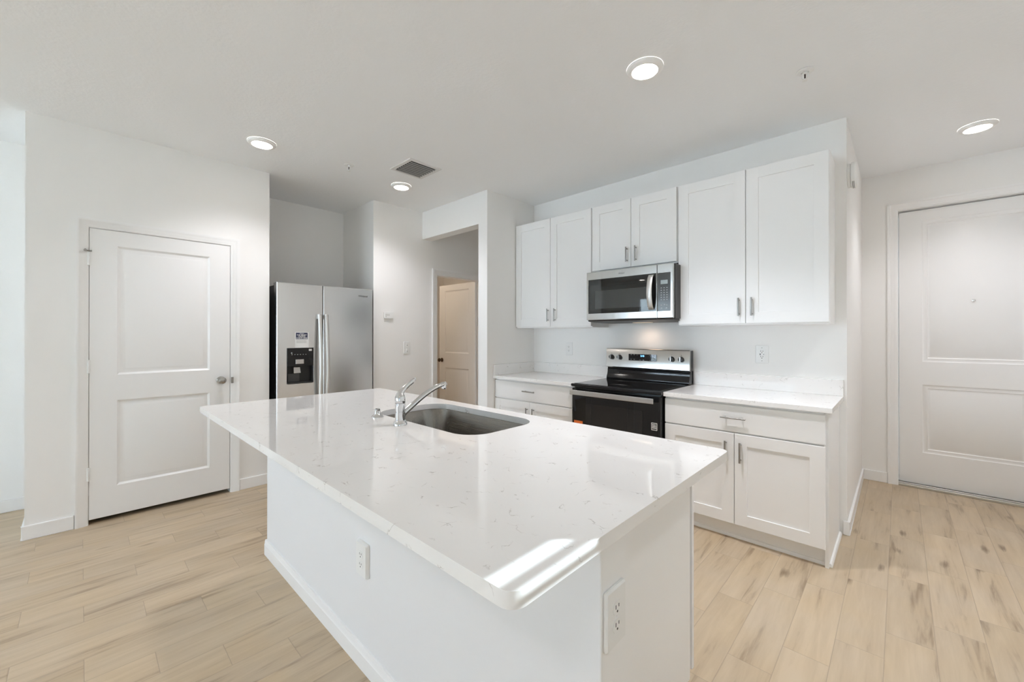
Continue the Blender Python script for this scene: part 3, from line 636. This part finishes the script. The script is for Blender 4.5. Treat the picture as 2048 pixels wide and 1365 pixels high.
# ------------------------------------------------------------------ microwave
mx0, mx1, my, mz0, mz1 = -1.981, -1.224, 3.035, 1.447, 1.858
mw = thing('microwave', 'stainless over-the-range microwave mounted under the short wall cabinet', 'microwave', (mx0, my, mz0))
W = mx1 - mx0; Hm = mz1 - mz0
MB().box(0.004, W + 0.004, 0.030, 0.425, -0.004, Hm - 0.001).build('housing', BLACKE, mw, bevel=0.003)
un = MB(); pr = [(0.006, 0.0), (0.012, -0.012), (0.10, -0.020), (0.425, -0.022), (0.425, -0.003), (0.03, -0.003)]
un.rings([[(xx, y, z) for y, z in pr] for xx in (0.012, W - 0.004)]); un.build('underside', BLACKM, mw)
dx = 0.632
md = MB(); pr2 = [(0.010, 0.016, 0.055, 0.345)]
panel_slab(md, dx, Hm, 0.030, [(0.018, dx - 0.001, 0.054, 0.346)], [(0, 0.0), (0.0015, 0.003)], cham=0.004, capmat=1); md = md.build('door', [STEELX, MWGLASS], mw, label='stainless door with black glass')
MB().prism(rrect(0.036, 0.596, 0.076, 0.300, 0.004), 0.0012, 0.0032).build('window_border', mat('window_grey', (0.018, 0.020, 0.020), 0.012, spec=0.8), md)
MB().prism(rrect(0.086, 0.563, 0.094, 0.247, 0.003), 0.0008, 0.0014).build('window_mesh', MESHG, md, label='grey perforated window screen')
hp = []; n = 12
for i in range(n + 1):
    t_ = i / n; hp.append((0.588, -0.004 - 0.034 * math.sin(PI * t_) ** 0.8 if 0 < t_ < 1 else 0.001, 0.066 + 0.270 * t_))
hr = [[(x - 0.018, y - 0.007, z), (x + 0.018, y - 0.007, z), (x + 0.021, y - 0.003, z), (x + 0.018, y + 0.003, z), (x - 0.018, y + 0.003, z), (x - 0.021, y - 0.003, z)] for x, y, z in hp]
MB().rings(hr).build('handle', STEELV, md, smooth=60, label='bowed stainless handle')
cp = MB(); panel_slab(cp, W - dx - 0.004, Hm, 0.030, [(0.0012, W - dx - 0.022, 0.052, 0.344)], [(0, 0.0), (0.0015, 0.002)], cham=0.004, capmat=1)
cp = cp.build('control_panel', [STEELX, PANELG], mw, loc=(dx + 0.004, 0, 0), label='grey glass keypad in a steel frame')
MB().box(0.026, 0.080, 0.0008, 0.002, 0.258, 0.288).build('display', LCD, cp)
for r_ in range(6):
    for c_ in range(3): MB().box(0.026 + c_ * 0.022, 0.026 + c_ * 0.022 + 0.009, 0.0012, 0.0021, 0.226 - r_ * 0.018, 0.226 - r_ * 0.018 + 0.006).build('key', GREYP, cp)
for (a, b_) in ((0.030, 0.094), (0.054, 0.097), (0.072, 0.094), (0.032, 0.072), (0.070, 0.072)): MB().box(a - 0.004, a + 0.006, 0.0012, 0.0021, b_, b_ + 0.008).build('key', GREYP, cp)
lg = MB()   # engraved swirl badge
lg.tube([(0.335 + 0.030 * math.cos(a), -0.0004, 0.376 + 0.009 * math.sin(a)) for a in [2 * PI * i / 22 for i in range(20)]], 0.0012, 6)
lg.build('badge', STEELV, md); text_mesh('Whirlpool', 0.012, LOGO, 'badge_text', md, (0.335, -0.0003, 0.376), (PI / 2, 0, 0))
tl = MB().box(0.30, 0.46, 0.26, 0.31, -0.0235, -0.0215); tl.build('task_lamp', mat('task_lens', (0.9, 0.85, 0.75), 0.5, emis=(1.0, 0.72, 0.48), estr=0.4), mw, label='lit cooktop lamp under the microwave')

tkl = bpy.data.lights.new('task_beam', 'SPOT'); tkl.energy = 1.2; tkl.color = (1.0, 0.74, 0.55); tkl.spot_size = math.radians(165); tkl.spot_blend = 1.0; tkl.shadow_soft_size = 0.09
tko = bpy.data.objects.new('task_beam', tkl); tko.location = (-1.60, 3.34, 1.405); tko.rotation_euler = (math.radians(20), 0, 0); COL.objects.link(tko)
# ------------------------------------------------------------------ refrigerator (local x along +y, front faces +x)
fx_, fy0, fz = -4.02, 1.199, 1.792
rf = thing('refrigerator', 'stainless side-by-side refrigerator standing in the wall alcove', 'refrigerator', (fx_, fy0, 0), PI / 2)
fwid = 0.912
MB().box(0.004, fwid - 0.004, 0.075, 0.735, 0.03, fz - 0.022).build('cabinet', mat('fridge_side_grey', (0.035, 0.035, 0.036), 0.45), rf, bevel=0.004)
MB().box(0.03, fwid - 0.03, 0.08, 0.10, 0.0, 0.09).build('kick_grille', BLACKM, rf)
sp_ = 0.404                                              # split between the doors
fd = MB(); panel_slab(fd, sp_ - 0.003, fz - 0.10, 0.068, [(0.083, 0.316, 0.771, 1.098)], [(0, 0.0), (0.003, 0.004), (0.008, 0.062)], cham=0.004, capmat=1, ringmat=1)
fd = fd.build('freezer_door', [STEEL, BLACKM], rf, loc=(0, 0, 0.10), smooth=20, label='left stainless door with the dispenser')
rd = MB(); panel_slab(rd, fwid - sp_ - 0.003, fz - 0.10, 0.068, [], [], cham=0.004)
rd = rd.build('fresh_food_door', STEEL, rf, loc=(sp_ + 0.003, 0, 0.10), smooth=20, label='right stainless door')
MB().box(0.0, fwid, 0.069, 0.078, 0.10, fz - 0.004).build('door_gasket', BLACKM, rf)
for hx in (0.03, fwid - 0.09): MB().box(hx, hx + 0.06, 0.03, 0.11, fz - 0.022, fz + 0.004).build('hinge_cover', GREYM, rf, bevel=0.003)
def fridge_handle(par, xc, z0, z1):
    n = 16; rr = []
    for i in range(n + 1):
        t_ = i / n; z = z0 + (z1 - z0) * t_; y = -0.032 - 0.038 * math.sin(PI * t_)
        rr.append([(xc - 0.017, y + 0.004, z), (xc - 0.013, y - 0.007, z), (xc, y - 0.011, z), (xc + 0.013, y - 0.007, z), (xc + 0.017, y + 0.004, z), (xc + 0.012, y + 0.009, z), (xc - 0.012, y + 0.009, z)])
    mb = MB().rings(rr)
    for z in (z0 + 0.004, z1 - 0.044): mb.box(xc - 0.012, xc + 0.012, -0.034, 0.002, z, z + 0.04)
    return mb.build('handle', STEELV, par, smooth=60, label='bowed stainless handle')
MB().box(sp_ - 0.0026, sp_ + 0.0026, 0.006, 0.068, 0.10, fz - 0.003).build('door_gap_shade', BLACKM, rf)  # black strip filling the door gap, its shade put into the colour
fridge_handle(fd, 0.362, 0.40, 1.415)
fridge_handle(rd, 0.424 - sp_ - 0.003, 0.40, 1.415)
# dispenser
ds = MB(); ds.box(0.086, 0.313, -0.003, 0.010, 1.030, 1.195); ds = ds.build('dispenser', BLACKG, rf, bevel=0.002, label='black water and ice dispenser panel')
for k in range(6):
    MB().box(0.122 + k * 0.024, 0.131 + k * 0.024, -0.0036, -0.0029, 1.135, 1.1395).build('touch_key', GREYP, ds)
MB().lathe([(0.006, -0.0036), (0.006, -0.0029)], (0.124, 0, 1.152), 'y', 14).build('lock_key', GREYP, ds)
MB().prism(rrect(0.272, 0.300, 1.168, 1.186, 0.004), -0.0042, -0.0029).build('sticker', WHITEP, ds, label='small white sticker')
MB().box(0.157, 0.228, -0.006, 0.012, 1.050, 1.092).build('spout', STEELX, ds, bevel=0.002, label='stainless chute')
pd = MB(); pd.rings([[(x, y, z) for x, y in ((0.150, 0.028), (0.205, 0.028), (0.205, 0.036), (0.150, 0.036))] for z in (1.032,)] + [[(x, y, z) for x, y in ((0.146, 0.010), (0.207, 0.010), (0.207, 0.018), (0.146, 0.018))] for z in (0.965,)]); pd.build('paddle', STEELX, ds, bevel=0.002, label='stainless dispenser paddle')
MB().box(0.108, 0.206, 0.046, 0.054, 0.885, 0.958).build('drip_panel', GREYM, ds)
MB().box(0.092, 0.308, -0.001, 0.055, 0.868, 0.880).build('drip_tray', BLACKM, ds, bevel=0.001)
# flyer taped above the dispenser
fl = MB().box(0.152, 0.272, -0.0016, -0.0002, 1.099, 1.243).build('flyer', WHITEP, fd, label='white and navy printed flyer')
MB().box(0.159, 0.262, -0.0020, -0.0015, 1.178, 1.238).build('flyer_header', NAVY, fd)
for s_, zz, sz in (('Whirlpool', 1.2305, 0.009), ('THE SMART', 1.216, 0.0165), ('CHOICE', 1.202, 0.0165), ('STARTS HERE', 1.187, 0.0165)):
    text_mesh(s_, sz, WHITEP, 'flyer_text', fd, (0.2105, -0.0022, zz), (PI / 2, 0, 0), bold=0.0003)
for k in range(4): MB().box(0.164, 0.256 - (k % 2) * 0.008, -0.0018, -0.0015, 1.144 + k * 0.0075, 1.1465 + k * 0.0075).build('flyer_line', GREYP, fd)
text_mesh('Whirlpool', 0.024, LOGO, 'badge', rd, (0.806 - sp_ - 0.003, -0.0004, 1.617), (PI / 2, 0, 0), 'dark maker badge', bold=0.0006)

# ------------------------------------------------------------------ ceiling things
LAMP = []
def downlight(x, y, label, watts=None, cone=112, tone=(0.965, 0.955, 1.0)):
    t = thing('recessed_light', label, 'ceiling light', (x, y, H), group='round recessed ceiling lights')
    MB().lathe([(0.094, -0.0005), (0.095, -0.006), (0.088, -0.015), (0.072, -0.0215), (0.0675, -0.0205), (0.0655, -0.012)], n=48, cap0=False, cap1=False).build('trim_ring', RING, t, smooth=60)
    MB().lathe([(0.0668, -0.0190), (0.0660, -0.0196), (0.0, -0.0200)], n=48, cap1=False).build('lens', LENS, t, label='glowing white lens')
    l = bpy.data.lights.new('downlight_beam', 'SPOT'); l.energy = watts or BEAM_WATTS; l.color = tone; l.spot_size = math.radians(cone); l.spot_blend = 1.0; l.shadow_soft_size = 0.06
    lo = bpy.data.objects.new('downlight_beam', l); lo.location = (x, y, H - 0.075); COL.objects.link(lo)
    return t
downlight(-0.995, 2.090, 'round recessed ceiling light nearest the right-hand wall cabinets, largest in view')
downlight(-3.458, 0.930, 'round recessed ceiling light above the white pantry door', 25, 130)
downlight(-3.485, 2.125, 'small round recessed ceiling light beside the square air vent', 25, 132)
downlight(0.392, 4.245, 'round recessed ceiling light in front of the entry door', 23, 124)
downlight(-4.83, -3.90, 'round recessed ceiling light behind the camera seen mirrored in the microwave door')
downlight(0.58, 2.45, 'unseen round ceiling light added over the hall to brighten the right side', 42, 116, (0.86, 0.93, 1.0))  # added to lift the right floor and the island end
for x, y in ((-1.9, -3.9), (-2.2, -1.3), (0.1, -1.3)): downlight(x, y, 'unseen round ceiling light added behind the camera for more light')  # added out of view for general illumination
# pantry stays dark; unseen point light added for the room beyond the open door
bl_ = bpy.data.lights.new('bedroom_fill', 'POINT'); bl_.energy = 7; bl_.color = (1.0, 0.80, 0.60); bl_.shadow_soft_size = 0.12
blo = bpy.data.objects.new('bedroom_fill', bl_); blo.location = (-5.3, 2.75, 2.5); COL.objects.link(blo)
vt = thing('air_vent', 'square white ceiling air vent with dark slanted louvres', 'air vent', (-3.035, 1.993, H))
vf = MB()
for a, b_, c_, d_ in ((-0.155, -0.125, -0.157, 0.157), (0.125, 0.155, -0.157, 0.157), (-0.125, 0.125, -0.157, -0.124), (-0.125, 0.125, 0.124, 0.157)): vf.box(a, b_, c_, d_, -0.008, 0.0)
vf.build('frame', mat('vent_paint', (0.72, 0.71, 0.70), 0.5), vt)
MB().box(-0.125, 0.125, -0.124, 0.124, -0.0012, -0.0004).build('duct_shade_sheet', mat('duct_shade', (0.012, 0.012, 0.012), 0.9), vt)  # near-black sheet, the shade between the louvres put into its colour
LV = mat('louvre_grey', (0.34, 0.34, 0.335), 0.5)
for k in range(8):
    x = -0.121 + k * 0.0315
    MB().rings([[(x, yy, -0.0140), (x + 0.002, yy, -0.0144), (x + 0.012, yy, -0.0090), (x + 0.010, yy, -0.0086)] for yy in (-0.122, 0.122)]).build('louvre', LV, vt)
def sprinkler(x, y, label):
    t = thing('fire_sprinkler', label, 'sprinkler', (x, y, H), group='ceiling fire sprinklers')
    MB().lathe([(0.040, -0.0005), (0.041, -0.004), (0.036, -0.008), (0.018, -0.009), (0.016, -0.003)], n=32, cap0=False).build('escutcheon', PLAS, t)
    fr_ = MB().lathe([(0.010, -0.003), (0.010, -0.016), (0.006, -0.018)], n=16)
    for s_ in (-1, 1): fr_.tube([(s_ * 0.009, 0, -0.012), (s_ * 0.014, 0, -0.022), (s_ * 0.013, 0, -0.036), (s_ * 0.003, 0, -0.045)], 0.0028, 8)
    fr_.lathe([(0.004, -0.042), (0.004, -0.052)], n=10)
    fr_.build('frame', PLAS, t)
    MB().lathe([(0.0035, -0.018), (0.0035, -0.042)], n=10).build('heat_bulb', mat('bulb_dark', (0.05, 0.03, 0.03), 0.2), t, label='dark heat bulb')
    MB().lathe([(0.0125, -0.052), (0.0125, -0.0535)], n=24).build('deflector', PLAS, t)
sprinkler(-3.378, 1.559, 'small white ceiling sprinkler left of the air vent')
sprinkler(-0.372, 2.712, 'small white ceiling sprinkler in front of the right-hand wall cabinet')

# ------------------------------------------------------------------ wall things
sm = thing('smoke_alarm', 'round white alarm on the side of the wall end, right of the wall cabinets', 'smoke alarm', (XE, 3.578, 2.395))
MB().lathe([(0.078, 0.0005), (0.078, 0.014), (0.074, 0.018)], axis='x', n=40).build('base_plate', PLAS, sm)
MB().lathe([(0.083, 0.019), (0.085, 0.024), (0.085, 0.038), (0.078, 0.048), (0.060, 0.053), (0.0, 0.055)], axis='x', n=40).build('cover', PLAS, sm)
sl_ = MB()
for xx in (0.0275, 0.0345): sl_.tube([(xx, 0.0853 * math.cos(a), 0.0853 * math.sin(a)) for a in [math.radians(d) for d in range(222, 283, 6)]], 0.0013, 6)
sl_.build('vent_slot', GREYM, sm)
def plate(name, label, cat, loc, rz, w_, h_, t_=0.006, group=None, r=0.006):
    t = thing(name, label, cat, loc, rz, group)
    p = MB(); pts0 = rrect(-w_ / 2, w_ / 2, -h_ / 2, h_ / 2, r); pts1 = rrect(-w_ / 2 + 0.004, w_ / 2 - 0.004, -h_ / 2 + 0.004, h_ / 2 - 0.004, r * 0.7)
    p.rings([[(x, -0.0006, z) for x, z in pts0], [(x, -t_ * 0.55, z) for x, z in pts0], [(x, -t_, z) for x, z in pts1]])
    p.build('cover_plate', PLAS, t)
    return t
def duplex(t, t_=0.006, sc=1.0):
    for s_ in (-1, 1):
        zc = s_ * 0.0195 * sc
        o = MB().prism([(0.0172 * sc * math.cos(a) * (1 if abs(math.cos(a)) < 2 else 1), zc + 0.0145 * sc * max(-1, min(1, 1.25 * math.sin(a)))) for a in [2 * PI * i / 24 for i in range(24)]], -t_ - 0.0012, -t_ + 0.001).build('socket', PLAS, t)
        sl = MB()
        sl.box(-0.0075 * sc, -0.0053 * sc, -t_ - 0.0016, -t_ - 0.001, zc - 0.001 * sc, zc + 0.008 * sc).box(0.0053 * sc, 0.0075 * sc, -t_ - 0.0016, -t_ - 0.001, zc + 0.0005 * sc, zc + 0.0075 * sc)
        sl.lathe([(0.0026 * sc, -t_ - 0.0016), (0.0026 * sc, -t_ - 0.001)], (0, 0, zc - 0.0075 * sc), 'y', 12)
        sl.build('socket_slot', DARK, o)
    MB().lathe([(0.0025, -t_ - 0.0008), (0.0025, -t_ + 0.0005)], (0, 0, 0), 'y', 10).build('screw', PLAS, t)
o1 = plate('wall_outlet', 'white duplex outlet on the long front face of the island', 'outlet', (-1.5325, 0.772, 0.437), 0, 0.086, 0.132, 0.016); duplex(o1, 0.016)
o2 = plate('wall_outlet', 'white duplex outlet on the short right end of the island', 'outlet', (-0.4672, 0.824, 0.690), PI / 2, 0.086, 0.132, 0.009); duplex(o2, 0.009)
o3 = plate('wall_outlet', 'white duplex outlet on the kitchen wall left of the range', 'outlet', (-2.478, YK, 1.176), 0, 0.087, 0.133); duplex(o3)
o4 = plate('wall_outlet', 'white outlet with test buttons on the kitchen wall right of the range', 'outlet', (-0.739, YK, 1.175), 0, 0.087, 0.134)
MB().box(-0.017, 0.017, -0.008, -0.005, -0.034, 0.034).build('socket_block', PLAS, o4, bevel=0.001)
for s_ in (-1, 1):
    sl2 = MB(); zc = s_ * 0.020
    sl2.box(-0.0083, -0.0053, -0.0086, -0.0078, zc - 0.001, zc + 0.008).box(0.0053, 0.0083, -0.0086, -0.0078, zc - 0.001, zc + 0.008).lathe([(0.0030, -0.0086), (0.0030, -0.0078)], (0, 0, zc - 0.008), 'y', 12)
    sl2.build('socket_slot', DARK, o4)
    MB().lathe([(0.003, -0.0068), (0.003, -0.0055)], (0, 0, s_ * 0.048), 'y', 12).build('screw', GREYP, o4)
MB().box(-0.014, -0.008, -0.0086, -0.0078, -0.006, 0.006).build('test_button', GREYM, o4); MB().box(0.009, 0.014, -0.0086, -0.0078, -0.004, 0.004).build('reset_button', GREYP, o4)
sw = plate('wall_switch', 'white wall plate right of the refrigerator, lower of two on that wall', 'switch', (XP, 2.551, 1.174), PI / 2, 0.084, 0.140, 0.008, r=0.016)
for z in (-0.033, 0.033): MB().box(-0.012, 0.012, -0.012, -0.007, z - 0.020, z + 0.020).build('rocker', PLAS, sw, bevel=0.003)
for z in (-0.040, 0.026): MB().box(-0.006, 0.006, -0.0125, -0.0118, z - 0.004, z + 0.004).build('rocker_mark', GREYP, sw)
th = thing('wall_control_box', 'small flat white control box right of the refrigerator, upper of two on that wall', 'control box', (XP, 2.318, 1.532), PI / 2)
MB().prism(rrect(-0.054, 0.054, -0.034, 0.034, 0.004), -0.022, -0.0005).build('case', PLAS, th, bevel=0.002)
MB().box(-0.044, 0.010, -0.0226, -0.0215, -0.006, 0.014).build('screen', mat('screen_pale', (0.68, 0.68, 0.66), 0.3), th)
MB().box(-0.040, -0.030, -0.0228, -0.0215, -0.018, -0.012).build('button', GREYP, th)
